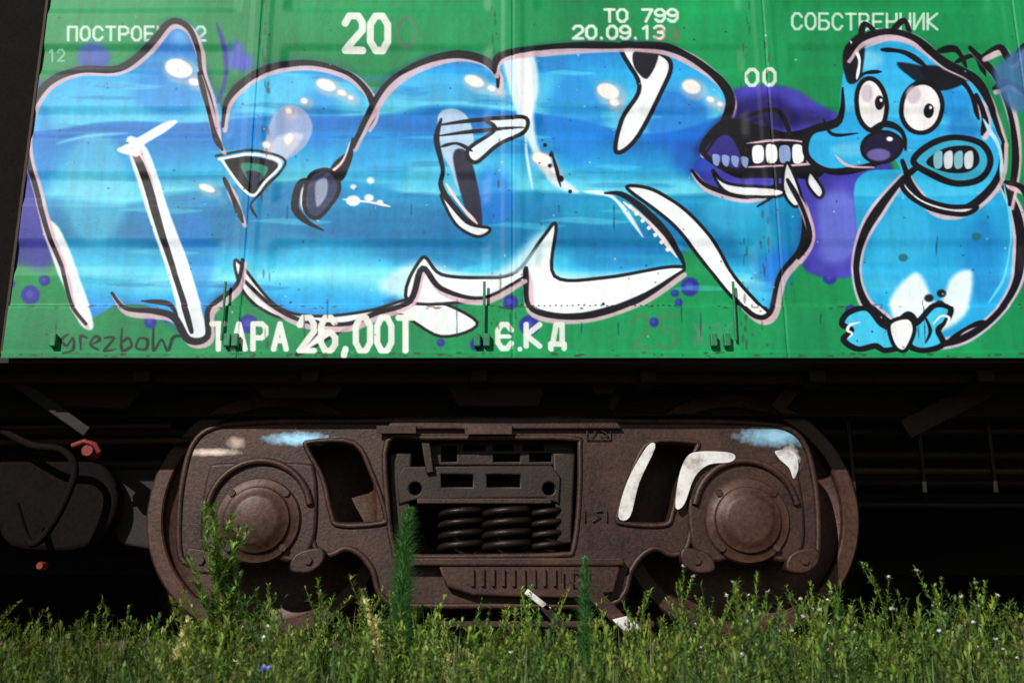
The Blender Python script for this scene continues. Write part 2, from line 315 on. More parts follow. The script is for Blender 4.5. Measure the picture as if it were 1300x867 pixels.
def outl(P,w=7,pk=True):
    w*=1.3
    if pk: stroke([(x+3,y+4.6) for x,y in P],w+2.6,PK,1.6,.5,al=.9)
    stroke(P,w,BK,1,.55)
outl([(110,412),(90,385),(78,340),(62,300),(45,240),(33,190),(36,145),(60,106),(100,88),(150,86),(190,56),(216,28),(238,34),(250,60),(254,88),(268,130),(276,178)],6)
outl([(252,92),(262,130),(272,170),(282,190)],5); outl([(284,226),(296,252),(308,282)],5); stroke([(275,30),(284,60),(286,100),(276,130)],5,c8(50,50,150),3)
outl([(282,160),(288,128),(312,102),(350,84),(395,79),(440,92),(466,116),(474,142),(466,160)],6)
outl([(448,186),(466,146),(492,106),(530,80),(575,68),(612,74),(630,92),(632,110)],6.5)
outl([(628,92),(634,72),(680,61),(740,57),(800,58)],6); outl([(800,57),(850,60),(895,84),(926,120),(920,154),(890,192)],8)
outl([(878,216),(900,236),(950,248),(995,238),(1020,262),(1018,312),(990,350),(978,396),(958,402),(930,376)],6)
outl([(932,168),(968,150),(978,180),(985,240),(962,262)],4,False)
stroke([(870,338),(862,320),(838,286),(795,248),(768,244)],8,BK); stroke([(860,326),(826,284),(792,256)],4.5,PEACH)
for t in range(7): ell(800+t*8,262+t*9,2.5,2.5,WT,1)
outl([(866,344),(810,380),(740,402),(676,394),(668,352),(668,340)],6)
outl([(664,352),(612,378),(560,366),(536,340),(520,382),(478,398),(440,412),(386,408),(345,388),(304,350)],5)
outl([(142,372),(160,392),(196,396),(222,404),(240,432),(264,428),(266,392),(300,362),(308,330)],6)
stroke([(180,382),(214,386),(226,402)],6,BK)
stroke([(404,414),(392,432),(376,452)],4.5,BK)
for x,y,r in [(692,184,2.5),(700,196,3),(698,210,2.5),(712,226,4),(724,242,2.5),(766,386,2),(774,392,2)]: ell(x,y,r,r,BK,1)
stroke([(700,192),(706,212),(712,236)],4,BK)
for k in range(30): ell(648+k*7.2,388+random.uniform(-.6,.6),1.7,1.2,c8(30,40,30),1)
# ---- mouth creature ----
stroke([(888,190),(930,150),(1000,150),(1050,150)],16,c8(24,18,70),10,.6,al=.7)
poly([(888,190),(920,150),(966,160),(1000,168),(1040,160),(1058,186),(1044,222),(1008,226),(968,226),(928,222)],BK,1.5)
poly([(896,192),(922,170),(940,196),(935,214)],c8(44,38,120),2)
stroke([(895,196),(925,160),(985,140),(1010,180),(1040,162)],5,BK); 
for k in range(5): poly([(956+k*17,187-(k%2)*2),(968+k*17,186),(969+k*17,204),(957+k*17,206)],WT if k!=2 else LAV,1)
for k in range(4): poly([(905+k*12,196+k),(914+k*12,198+k),(912+k*12,210+k),(906+k*12,208)],LAV,1,.9)
stroke([(948,182),(1000,178),(1040,184)],2.5,PK); stroke([(950,212),(1000,210),(1044,206)],2.5,PK)
for P in ([(1000,206),(1018,250),(1008,262),(994,240)],[(1030,218),(1046,240),(1040,250),(1026,232)],[(905,216),(925,232),(990,240),(985,250),(925,244)]): wh(P,.9,1,3)
outl([(1000,228),(1018,262),(1028,300),(1014,328)],5)
# ---- blue character ----
CH=FILL*.6+c8(50,182,232)*.4
poly([(1090,225),(1150,215),(1250,220),(1285,255),(1298,310),(1290,365),(1260,405),(1215,432),(1160,432),(1112,402),(1088,352),(1088,295)],CH*.55+c8(30,168,220)*.45,1.5)
ell(1200,330,70,60,c8(25,150,212),22,0,.5); ell(1150,300,40,40,c8(60,185,232),18,0,.5); ell(1250,330,30,60,c8(15,115,195),18,0,.5)
poly([(1130,380),(1165,345),(1190,385),(1210,350),(1235,345),(1225,400),(1180,425),(1140,415)],c8(225,240,245),7,.9)
for x,y in [(1148,326),(1180,378),(1194,386),(1196,372),(1240,300)]: ell(x,y,6,5,BK if y>365 else c8(30,100,110),2,0,.9)
bodyL=[(1150,222),(1118,262),(1096,300),(1088,345),(1098,382),(1122,408),(1160,432)]
bodyR=[(1268,222),(1288,262),(1297,310),(1290,360),(1262,402),(1222,430),(1180,440)]
for P in (bodyL,bodyR): stroke(P,17,c8(195,182,205),1.5,.6); stroke(P,10,BK,1,.5)
stroke([(1276,232),(1284,300),(1276,350),(1255,385)],3,c8(95,205,235),1)
head=[(1062,150),(1068,110),(1076,72),(1092,50),(1125,40),(1160,48),(1200,78),(1238,100),(1258,132),(1274,180),(1266,228),(1228,264),(1186,264),(1150,226),(1132,200),(1090,214),(1050,214),(1026,196),(1028,168)]
poly(head,CH*.5+c8(45,178,230)*.5,1.4)
ell(1210,130,26,22,c8(15,120,208),12,0,.6); ell(1100,75,24,14,c8(130,208,238),10,0,.6); ell(1080,190,26,10,c8(130,210,238),8,0,.5); ell(1225,160,22,20,c8(15,90,170),10,0,.5)
poly([(1072,62),(1098,42),(1094,96),(1076,104)],BK,2,.95); poly([(1170,84),(1210,86),(1226,104),(1190,114)],BK,2,.95)
poly([(1140,78),(1200,92),(1170,106)],BK,2,.9); stroke([(1120,62),(1150,66),(1178,84)],6,BK,1,.4); stroke([(1200,84),(1230,112),(1244,150)],7,BK); stroke([(1088,100),(1100,92),(1120,90)],5,BK)
stroke([(1080,52),(1092,74),(1088,100)],4,WT); stroke([(1098,60),(1140,48),(1176,66)],3,PK)
for P in ([(1092,50),(1098,30),(1112,40)],[(1130,42),(1148,26),(1156,46)],[(1186,66),(1214,62),(1228,84)],[(1214,78),(1240,70),(1252,96)]): stroke(P,7,BK,1,.3)
outl(head[2:10],7.5); outl([(1274,180),(1266,228),(1228,264),(1190,266),(1160,236),(1146,204)],6.5); stroke([(1132,200),(1090,214),(1050,216),(1024,196),(1030,166),(1066,152),(1070,112)],9,BK)
ell(1107,132,19,33,c8(232,230,234),1.2,-8,1,6,BK); ell(1171,136,26,32,c8(232,230,234),1.2,6,1,6,BK)
ell(1101,118,8,12,c8(190,175,190),4,0,.7); ell(1160,120,10,12,c8(190,175,190),4,0,.7)
ell(1117,130,6,9,BK); ell(1180,140,6.5,9,BK); ell(1119,127,1.8,2,WT); ell(1182,136,1.8,2,WT)
ell(1120,186,26,20,c8(22,16,50),1.5,-10,1,4,BK); ell(1116,196,15,8,c8(105,95,160),3,0,.9); ell(1130,176,4,3,WT)
stroke([(1104,164),(1126,156),(1146,166),(1150,190)],7,BK); stroke([(1060,196),(1078,210),(1110,212)],3,PK); stroke([(1046,150),(1058,170),(1090,168)],4,BK)
sm_=[(1160,205),(1180,184),(1212,174),(1246,182),(1258,204),(1246,226),(1216,232),(1186,222)]
poly(sm_,c8(50,165,200),1.2); stroke(sm_,8,BK,1,1,True)
poly([(1176,206),(1200,188),(1234,186),(1244,204),(1230,218),(1200,218)],BK,1.2)
for k in range(4): poly([(1186+k*13,196),(1196+k*13,192),(1196+k*13,211),(1187+k*13,213)],c8(200,210,220) if k%2 else c8(120,180,200),1)
wh([(1166,212),(1150,226),(1172,250),(1206,262),(1240,262),(1222,272),(1176,262),(1146,234)],.9,1,5)
for P in ([(1232,60),(1262,92),(1282,140),(1290,200),(1282,260)],[(1248,70),(1270,60),(1284,78),(1300,58),(1310,60)],[(1262,112),(1282,104),(1305,120)],[(1278,230),(1300,240),(1312,270)],[(1240,120),(1252,150),(1248,170)]): outl(P,6)
stroke([(1250,150),(1270,190),(1272,225)],5,c8(170,215,235),1.5); poly([(1262,90),(1310,60),(1325,130),(1285,140)],c8(60,105,155),8,.8)
for P in ([(1100,392),(1076,398),(1068,412),(1080,420),(1070,432),(1088,444),(1110,440),(1122,446),(1140,440),(1134,420),(1118,412)],[(1166,408),(1186,388),(1206,392),(1200,410),(1190,420),(1196,438),(1172,446),(1154,440),(1150,420)]):
    poly(P,c8(60,190,230),1.2); stroke(P,7.5,BK,1,1,True); stroke([(x*.5+P[4][0]*.5+6,y*.5+P[4][1]*.5-2) for x,y in P[:5]],3,WT)
stroke([(1120,402),(1134,412),(1152,400),(1166,412)],7,BK); stroke([(1172,400),(1180,420),(1174,436)],4,BK); stroke([(1200,438),(1222,420),(1248,408)],6,BK)
wh([(1128,412),(1152,404),(1160,420),(1148,446),(1134,440)],.95,1,4)
# lettering repainted over the graffiti
text('ТАРА',270,412,16,32,10,7,WH,.97)
text('26,00Т',381,404,18,42,9,8,WH,.97)
text('С',632,413,17,30,9,7,WH,.95); stroke([(636,428),(647,428)],5,WH,1,1,sm=False); text('КД',668,413,17,27,14,7,WH,.95)
ell(660,444,3,3,WH); ell(700,444,3,3,WH)
for k in range(22):
    x=random.uniform(60,1250); y=random.choice([398,410,380,300,260]); stroke([(x,y),(x+random.uniform(-1,1),y+random.uniform(8,32))],1.8,c8(20,30,60),1,.6,al=.5)
for k in range(260):
    x=random.uniform(0,1300); y=random.uniform(20,450); ell(x,y,random.uniform(.6,1.6),random.uniform(.6,1.6),c8(*random.choice([(40,50,140),(20,20,30),(210,220,230),(80,50,30)])),1,0,.6)
for k in range(150):
    x=random.uniform(20,1300); y=random.choice([452,450,389,391,454])+random.uniform(-2,2); ell(x,y,random.uniform(1,5),random.uniform(.6,1.5),c8(70,45,30),1.2,0,.6)
for sxp in (336,630,946,972):
    for k in range(26): ell(sxp+random.uniform(-6,6),random.uniform(0,450),random.uniform(.7,1.8),random.uniform(1,7),c8(75,50,36),1.2,0,.45)
lin=np.where(C<=.04045,C/12.92,((np.clip(C,0,1)+.055)/1.055)**2.4)
# positions + real pressed relief of the side sheet
t=(433.5-YY)/F; den=CS-t*SN; WX=D0*(XX-650)/F/den; WZ=ZC+D0*(SN+t*CS)/den
XL=W(62,0)[0]; WX=np.maximum(WX,XL); WX=np.minimum(WX,7.5)
def sstep(a,b,x): u=np.clip((x-a)/(b-a),0,1); return u*u*(3-2*u)
PER=.985; x0=W(334,0)[0]; u=np.abs(((WX-x0+PER/2)%PER)-PER/2)
panel=sstep(.026,.05,u)*(1-sstep(3.3,3.34,WZ))*sstep(W(0,392)[2],W(0,384)[2],WZ)
hz=((WZ-1.28)/.27)%1; rib=sstep(.04,.2,hz)*(1-sstep(.44,.60,hz)); inn=sstep(.075,.12,u)
REL=panel*.003+panel*inn*rib*.0065
seam=np.exp(-((u-.0)/.0028)**2)*.005
sill=sstep(W(0,389.2)[2],W(0,388)[2],WZ); REL=REL+seam-(1-sill)*.008
lip=1-sstep(W(0,448)[2],W(0,446.5)[2],WZ); REL=REL-lip*.007
V=np.stack([WX,REL+(vnoise(WX*100,WZ*100,23,17,31)-.5)*.005,WZ],2).reshape(-1,3).astype(np.float32)
me=bpy.data.meshes.new('side_wall'); idx=np.arange(NY*NX).reshape(NY,NX)
q=np.stack([idx[:-1,:-1],idx[1:,:-1],idx[1:,1:],idx[:-1,1:]],2).reshape(-1,4)
xq=V[:,0][q]; q=q[(xq.max(1)-xq.min(1))>1e-6]
nf=len(q); me.vertices.add(len(V)); me.vertices.foreach_set('co',V.ravel()); me.loops.add(nf*4); me.loops.foreach_set('vertex_index',q.ravel().astype(np.int32))
me.polygons.add(nf); me.polygons.foreach_set('loop_start',np.arange(0,nf*4,4,dtype=np.int32))
me.polygons.foreach_set('use_smooth',np.ones(nf,bool)); me.update(calc_edges=True)
at=me.color_attributes.new('paint','FLOAT_COLOR','POINT'); ca=np.ones((NY*NX,4),np.float32); ca[:,:3]=lin.reshape(-1,3); at.data.foreach_set('color',ca.ravel())
m,n,l,b=newmat('sprayed_steel_wall')
a=n.new('ShaderNodeAttribute'); a.attribute_name='paint'
g=ramp(n,l,noise(n,l,3,5,.7,stretch=(6,1,.7)),[(.35,(.74,.72,.68)),(.6,(1,1,1))])
ng2=noise(n,l,45,4,.7); g2=ramp(n,l,ng2,[(.3,(.84,.84,.82)),(.55,(1,1,1))])
col=mixc(n,l,.6,a.outputs['Color'],g,'MULTIPLY'); col=mixc(n,l,.6,col,g2,'MULTIPLY'); l.new(col,b.inputs['Base Color'])
b.inputs['Roughness'].default_value=.5; b.inputs['Specular IOR Level'].default_value=.2
bp=n.new('ShaderNodeBump'); bp.inputs['Strength'].default_value=.1; bp.inputs['Distance'].default_value=.008; l.new(ng2,bp.inputs['Height']); l.new(bp.outputs[0],b.inputs['Normal'])
wagon=empty('freight_wagon'); link(me,'side_wall',m,wagon)
# =====================================================
#  WAGON BODY / UNDERFRAME
# =====================================================
ZB=W(0,455.6)[2]; ZT=float(WZ.max())
box('body_shell',M_green,XL,7.5,.03,2.85,ZB+.01,ZT-.01,wagon,0)
box('floor_plate',M_dark,-7,7.5,.012,2.85,ZB-.012,ZB+.008,wagon,0)
box('end_body_panel',M_matte,-7,XL-.02,.22,2.8,ZB+.02,3.4,wagon,.01)
box('end_corner_post',M_rust,XL-.012,XL-.002,.0,.2,ZB+.02,ZT,wagon,0)
for px in (290,606,618,300,905,922,70):
    a=W(px,432,-.01); box('latch_lug',M_green,a[0]-.012,a[0]+.012,-.035,-.012,a[2]-.028,a[2]+.02,wagon,.004)
for px in (287,615,930):
    a=W(px,380); tube('lashing_bar',M_green,[(a[0],-.022,a[2]+.06),(a[0],-.022,a[2]-.16)],.005,wagon)
def zof(py,y): return W(650,py,y)[2]
box('side_sill_web',M_dark,-7,7.5,.46,.475,zof(528,.46),ZB-.012,wagon)
box('side_sill_flange',M_dark,-7,7.5,.40,.475,zof(531,.44),zof(527.5,.44),wagon)
box('side_sill_flange_upper',M_dark,-7,7.5,.35,.459,zof(497,.4),zof(494,.4),wagon)
box('long_rail',M_dark,-7,7.5,.16,.2,zof(487,.18),ZB-.014,wagon)
for k in range(-6,8):
    x=k*.62-.12; box('cross_bearer',M_dark,x-.03,x+.03,.1,.458,ZB-.06,ZB-.014,wagon)
plate('gusset_plate',M_dark,[[(300,462),(455,462),(425,506),(335,506)]],.22,.235,wagon)
plate('gusset_plate',M_dark,[[(556,462),(700,462),(684,516),(580,516)]],.24,.255,wagon)
plate('gusset_plate',M_dark,[[(740,464),(800,464),(778,500),(755,500)]],.24,.255,wagon)
plate('gusset_plate',M_dark,[[(20,470),(200,470),(160,520),(70,515)]],.3,.315,wagon)
def bar(name,mat,p1,p2,w,y0,y1,parent,bev=.004):
    a=np.array(W(*p1,y0));b=np.array(W(*p2,y0)); d=(b-a)[[0,2]]; d/=np.linalg.norm(d); nrm=np.array([-d[1],d[0]])*w/2
    A=a[[0,2]];B=b[[0,2]]
    return plate(name,mat,[[tuple(A+nrm),tuple(B+nrm),tuple(B-nrm),tuple(A-nrm)]],y0,y1,parent,bev,px=False)
bar('diagonal_brace',M_rust,(1040,455),(985,520),.05,.3,.32,wagon)
bar('diagonal_brace',M_dark,(800,458),(775,520),.03,.3,.32,wagon)
bar('diagonal_brace',M_rust,(1300,468),(1150,545),.08,.38,.40,wagon)
bar('diagonal_brace',M_dark,(0,470),(110,548),.04,.2,.22,wagon)
for (py,y,r,x0,x1,mt) in [(548,.55,.016,-3,3,M_dark),(577,.6,.02,.9,3.5,M_dark),(597,.52,.013,1.0,3.5,M_rust),(612,.7,.018,.9,3.5,M_dark),(560,.4,.013,-3,-1.15,M_rust),(590,.5,.02,-3,-1.2,M_dark),(542,.3,.01,-3,-1.3,M_dark),(640,.7,.012,1.1,3.5,M_dark)]:
    z=zof(py,y); tube('brake_pipe',mt,[(x0,y,z),((x0+x1)/2,y,z-.006),(x1,y,z+.004)],r,wagon)
tube('brake_hose',M_matte,[tuple(p) for p in crom([W(0,545,.3),W(40,565,.28),W(80,572,.28),W(95,600,.28),W(70,660,.28),W(40,690,.3),W(20,640,.3)],False,8)],.014,wagon)
tube('valve_handle',M_red,[W(92,566,.24),W(108,560,.23),W(120,564,.23),W(126,574,.24)],.010,wagon)
lathe('valve_body',M_red,[(0,.23),(.02,.23),(.026,.24),(.026,.3),(0,.3)],W(112,572,.24)[0],W(112,572,.24)[2],wagon,20)
lathe('hose_coupling',M_red,[(0,.26),(.012,.26),(.016,.27),(.016,.3),(0,.3)],W(50,718,.26)[0],W(50,718,.26)[2],wagon,20)
lathe('air_reservoir',M_matte,[(0,.7),(.1,.7),(.15,.74),(.16,.8),(.16,1.3),(0,1.3)],-1.82,.52,wagon,40)
plate('coupler_bracket',M_matte,[[(0,575),(60,572),(130,590),(150,640),(120,690),(60,700),(0,680)]],.42,.5,wagon,.02,True)
plate('brake_cylinder_bracket',M_dark,[[(120,590),(205,585),(215,640),(205,700),(150,690)]],.5,.55,wagon,.01)
for k in range(5): 
    x=1.35+k*.28; box('hanger_strap',M_dark,x-.008,x+.008,.5,.51,zof(625,.5),zof(525,.5),wagon,.002)
box('center_sill',M_dark,-7,7.5,1.2,1.7,.7,ZB-.014,wagon,0)
# =====================================================
#  BOGIE
# =====================================================
bog=empty('train_bogie'); BX=-.035; HB=.905; R=.478; AXZ=.478
wprof=[(0,.36),(.075,.36),(.082,.37),(.085,.43),(.11,.445),(.13,.475),(.2,.50),(.30,.505),(.385,.49),(.408,.475),(.412,.452),(.418,.447),(.468,.447),(.474,.453),(R,.46),(R,.555),(.486,.57),(.502,.58),(.504,.592),(.49,.602),(.41,.602),(.4,.56),(.2,.56),(.1,.62),(0,.62)]
for sx in (-1,1):
    cx=BX+sx*HB
    lathe('wheel',M_wheel,wprof,cx,AXZ,bog,128)
    lathe('wheel',M_wheel,[(r,2.56-y) for r,y in wprof],cx,AXZ,bog,96)
    lathe('axle',M_black,[(.08,.3),(.08,2.3)],cx,AXZ,bog,32)
half=[(640,533),(720,532),(800,535),(880,535),(950,537),(996,543),(1020,562),(1032,600),(1038,650),(1036,708),(1014,714),(1006,684),(1003,634),(990,606),(955,597),(915,597),(892,608),(880,640),(876,680),(868,700),(852,704),(834,696),(816,704),(801,724),(794,750),(778,766),(740,769),(640,769)]
def mir(P): return [(1280-x-14*((x-640)/400.),y) for x,y in P][::-1]
outer=half+mir(half)[1:-1]
winC=[(492,560),(540,556),(640,556),(728,557),(736,570),(735,640),(728,696),(715,704),(640,706),(515,706),(500,696),(492,640)]
winR=[(826,567),(876,566),(880,574),(862,608),(852,650),(842,662),(796,660),(789,650),(806,600)]
winL=[(1280-x-6,y) for x,y in winR][::-1]
fr=plate('side_frame',M_frame_p,[outer,winC,winR,winL],.27,.40,bog,.012,True,n=4)
def rimp(P,r,y=.272): rim('casting_rib',M_frame,P,y,r,bog)
rimp(outer,.012); rimp(winC,.011)
def scaleP(P,s):
    c=np.mean(P,0); return [(c[0]+(x-c[0])*s,c[1]+(y-c[1])*s) for x,y in P]
rimp(scaleP(winR,1.1),.010,.268); rimp(scaleP(winL,1.1),.010,.268)
plate('top_flange',M_frame,[[(500,530),(780,530),(790,544),(490,544)]],.245,.272,bog,.006)
plate('nameplate',M_rust,[[(478,540),(528,540),(528,550),(478,550)]],.238,.243,bog,.001)
plate('nameplate',M_wheel,[[(590,540),(650,540),(650,551),(590,551)]],.238,.243,bog,.001)
rim('casting_mark',M_frame,[(745,540),(775,540),(775,558),(745,558)],.262,.003,bog,1)
tube('casting_mark',M_frame,[W(750,543,.26),W(756,548,.26),W(750,555,.26)],.003,bog)
tube('casting_mark',M_frame,[tuple(p) for p in crom([W(768,544,.26),W(763,546,.26),W(768,549,.26),W(771,553,.26),W(765,555,.26),W(762,552,.26)],False,4)],.003,bog)
for P in ([(742,648),(742,662)],[(764,648),(754,650),(762,656),(752,662)],[(770,648),(770,662)],[(712,722),(712,740)],[(735,724),(725,722),(724,740),(735,740),(735,732)],[(745,722),(745,740)]): tube('casting_letter',M_frame,[W(a,b,.262 if b<700 else .2) for a,b in P],.0035,bog)
plate('paint_glare_edge',M_white,[[(822,566),(832,568),(812,612),(800,656),(785,655),(797,610)]],.252,.262,bog,.002,True)  # white edge shapes: sprayed paint plus sun glare set in as colour
plate('paint_glare_edge',M_white,[[(872,580),(888,573),(925,574),(934,580),(926,587),(900,590),(882,606),(869,640),(858,644),(862,606)]],.235,.25,bog,.002,True)
plate('paint_glare_edge',M_white,[[(985,572),(1008,574),(1014,592),(1008,608),(1002,594),(990,583)]],.252,.262,bog,.002,True)
for sx in (-1,1):
    cx=BX+sx*(HB-.005); az=AXZ-.05
    bx=[(-.20,.16),(-.15,.195),(.15,.195),(.20,.16),(.215,.0),(.20,-.12),(.13,-.17),(.05,-.155),(-.05,-.155),(-.13,-.17),(-.20,-.12),(-.215,.0)]
    plate('axle_box',M_frame,[[(cx+a,az+.02+b) for a,b in bx]],.255,.44,bog,.012,True,px=False)
    lathe('axle_box_cap',M_wheel,[(0,.205),(.075,.205),(.09,.21),(.1,.22),(.118,.225),(.123,.235),(.132,.24),(.152,.242),(.158,.25),(.158,.27)],cx,az,bog,64)
    for k in range(4):
        a=math.pi/4+k*math.pi/2; bolt(cx+.141*math.cos(a),.24,az+.141*math.sin(a),.014,bog)
    for k in (-1,1):
        plate('box_ear',M_frame,[[(cx+k*.15,az-.12),(cx+k*.24,az-.1),(cx+k*.25,az-.15),(cx+k*.2,az-.19),(cx+k*.13,az-.18)]],.23,.3,bog,.008,True,px=False); bolt(cx+k*.195,.23,az-.145,.016,bog)
    tube('bearing_adapter_rim',M_frame,[(cx+.19*math.cos(a),.25,az+.03+.19*math.sin(a)) for a in np.linspace(.15,math.pi-.15,20)],.014,bog)
hole=lambda px,py,r:[(px+r*math.cos(a),py+r*math.sin(a)) for a in np.linspace(0,2*math.pi,14,endpoint=False)]
rect=lambda x0,x1,y0,y1:[(x0,y0),(x1,y0),(x1,y1),(x0,y1)]
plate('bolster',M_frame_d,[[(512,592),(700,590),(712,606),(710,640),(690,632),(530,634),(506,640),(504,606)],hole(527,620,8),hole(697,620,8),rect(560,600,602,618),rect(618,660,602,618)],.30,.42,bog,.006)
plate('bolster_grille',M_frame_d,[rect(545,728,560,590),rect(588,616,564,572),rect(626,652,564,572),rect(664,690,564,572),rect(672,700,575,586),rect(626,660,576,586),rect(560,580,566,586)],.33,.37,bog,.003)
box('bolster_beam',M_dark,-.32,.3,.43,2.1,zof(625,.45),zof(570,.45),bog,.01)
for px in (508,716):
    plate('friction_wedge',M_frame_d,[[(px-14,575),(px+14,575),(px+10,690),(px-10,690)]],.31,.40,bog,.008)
bar('bolster_lever',M_frame_d,(540,560),(546,600),.03,.28,.3,bog)
box('spring_top_plate',M_frame,W(530,630,.3)[0],W(700,630,.3)[0],.28,.45,zof(640,.3),zof(633,.3),bog,.004)
z0=zof(706,.3); z1=zof(640,.3)
for (x,y,r,w_) in [(-.19,.355,.078,.013),(-.02,.345,.085,.014),(.13,.355,.06,.012),(-.20,.50,.06,.011),(-.045,.50,.06,.011),(.11,.50,.06,.011)]:
    turns=4.2; pts=[(x+r*math.cos(a),y+r*math.sin(a),z0+.012+(z1-z0-.02)*a/(turns*2*math.pi)) for a in np.linspace(0,turns*2*math.pi,110)]
    tube('coil_spring',M_black,pts,w_,bog)
box('spring_seat',M_frame,W(500,712,.22)[0],W(792,712,.22)[0],.215,.46,zof(718,.22),zof(708,.22),bog,.006)
plate('spring_seat_pocket',M_frame,[[(556,716),(788,716),(780,752),(740,760),(600,756),(566,744)]],.225,.27,bog,.008)
for k in range(9):
    x=W(600+k*13,730,.22)[0]; box('seat_rib',M_wheel,x-.006,x+.006,.212,.228,zof(744,.22),zof(722,.22),bog,.002)
bar('brake_lever',M_white,(668,750),(698,774),.02,.17,.185,bog)
bar('brake_lever',M_black,(690,768),(725,812),.03,.17,.19,bog)
bar('brake_lever',M_frame,(735,735),(800,800),.05,.18,.2,bog)
plate('brake_shoe_tip',M_white,[[(778,786),(798,781),(814,796),(808,804),(792,801)]],.15,.18,bog,.004)
box('brake_beam',M_rust,W(560,792,.3)[0],W(830,792,.3)[0],.28,.32,zof(796,.3),zof(788,.3),bog,.004)
for sx in (-1,1):
    x=BX+sx*.40; plate('brake_shoe',M_dark,[[(x-.03,.35),(x+.03,.36),(x+.05*sx+.02,.6),(x+.05*sx-.03,.6)]],.46,.54,bog,.006,px=False)
box('bogie_brake_beam',M_dark,-.5,.45,.6,.66,.3,.36,bog)
o=bpy.data.objects.new('side_frame_far',fr.data); sc.collection.objects.link(o); o.parent=bog; o.location=(0,1.9,0)
# =====================================================
#  TRACK, GROUND
# =====================================================
trk=empty('railway_track')
rp=[(-.075,-.17),(.075,-.17),(.075,-.155),(.012,-.14),(.01,-.045),(.036,-.035),(.036,-.008),(.028,0),(-.028,0),(-.036,-.008),(-.036,-.035),(-.01,-.045),(-.012,-.14),(-.075,-.155)]
for yc in (.508,2.052):
    v=[(X,yc+a,b) for X in (-40,40) for a,b in rp]; k=len(rp)
    f=[(i,(i+1)%k,k+(i+1)%k,k+i) for i in range(k)]
    me=bpy.data.meshes.new('rail'); me.from_pydata(v,[],f); link(me,'rail',M_rail,trk)
for k in range(-24,25): box('sleeper',M_sleeper,k*.55-.12,k*.55+.12,-.02,2.6,-.3,-.172,trk,.01)
gx=np.concatenate([[-200,-60,-20],np.arange(-8,8.1,.12),[20,60,200]]); gy=np.concatenate([[-200,-60,-20,-10],np.arange(-6,6.1,.12),[12,30,200]])
GX,GY=np.meshgrid(gx,gy); 
GZ=-.24-np.clip((-.15-GY)/4.,0,1)*.75+ (vnoise(GX*100,GY*100,30,30,5)-.5)*.05
def gz(x,y): return -.24-min(max((-.15-y)/4.,0),1)*.75
me=bpy.data.meshes.new('ground'); ny,nx=GX.shape; ii=np.arange(ny*nx).reshape(ny,nx)
me.from_pydata(np.stack([GX,GY,GZ],2).reshape(-1,3).tolist(),[],np.stack([ii[:-1,:-1],ii[:-1,1:],ii[1:,1:],ii[1:,:-1]],2).reshape(-1,4).tolist())
m,n,l,b=newmat('soil_and_ballast'); vo=n.new('ShaderNodeTexVoronoi'); vo.inputs['Scale'].default_value=26; tc=n.new('ShaderNodeTexCoord'); l.new(tc.outputs['Object'],vo.inputs['Vector'])
col=mixc(n,l,.5,ramp(n,l,noise(n,l,3,5),[(.3,(.02,.018,.012)),(.7,(.06,.05,.035))]),vo.outputs['Color'],'MULTIPLY'); l.new(col,b.inputs['Base Color']); b.inputs['Roughness'].default_value=.95
bp=n.new('ShaderNodeBump'); bp.inputs['Distance'].default_value=.03; l.new(vo.outputs['Distance'],bp.inputs['Height']); l.new(bp.outputs[0],b.inputs['Normal'])
link(me,'ground',m)
w2=empty('freight_wagon');  # second wagon, added to block bright sky showing under the floor
box('body_shell',M_dark,-14,14,4.9,7.6,1.0,4.2,w2,.02)
box('underframe',M_dark,-14,14,5.2,7.4,.45,1.0,w2,.02)
for x in (-9,-7.2,-2.4,-.6,3.0,4.8,9,10.8): lathe('wheel',M_dark,[(r,y+4.75) for r,y in wprof],x,.35,w2,48)
for k in range(20): box('side_stake',M_dark,-13.5+k*1.4,-13.4+k*1.4,4.84,4.9,1.0,4.2,w2,0)
bank=box('hill',M_sleeper,-60,60,9.5,14,-.4,6,None,1.5)
# =====================================================
#  WEEDS
# =====================================================
class Acc:
    def __init__(s): s.v=[];s.q=[];s.t=[];s.c=[];s.n=0
    def add(s,v,q,t,c):
        s.v.append(v); s.c.append(c)
        if len(q): s.q.append(np.asarray(q)+s.n)
        if len(t): s.t.append(np.asarray(t)+s.n)
        s.n+=len(v)
    def build(s,name,mat,parent=None):
        v=np.concatenate(s.v); c=np.concatenate(s.c); fs=[]
        if s.q: fs+=np.concatenate(s.q).tolist()
        if s.t: fs+=np.concatenate(s.t).tolist()
        me=bpy.data.meshes.new(name); me.from_pydata(v.tolist(),[],fs)
        at=me.color_attributes.new('tint','FLOAT_COLOR','POINT'); cc=np.ones((len(v),4),np.float32); cc[:,:3]=c; at.data.foreach_set('color',cc.ravel())
        return link(me,name,mat,parent,True)
def leaves(acc,base,az,elv,L,wd,col,droop=.5):
    n=len(az); d=np.stack([np.cos(az)*np.cos(elv),np.sin(az)*np.cos(elv),np.sin(elv)],1)
    sdv=np.stack([-np.sin(az),np.cos(az),np.zeros(n)],1)
    up=np.array([0,0,1.])
    m1=base+d*(L*.5)[:,None]; m2=base+d*L[:,None]-up*(L*droop)[:,None]*.5
    w=(wd/2)[:,None]
    V=np.stack([base-sdv*w*.4,base+sdv*w*.4,m1+sdv*w,m1-sdv*w,m2],1).reshape(-1,3)
    k=np.arange(n)[:,None]*5
    acc.add(V,k+np.array([0,1,2,3]),k+np.array([3,2,4]),np.repeat(col,5,0))
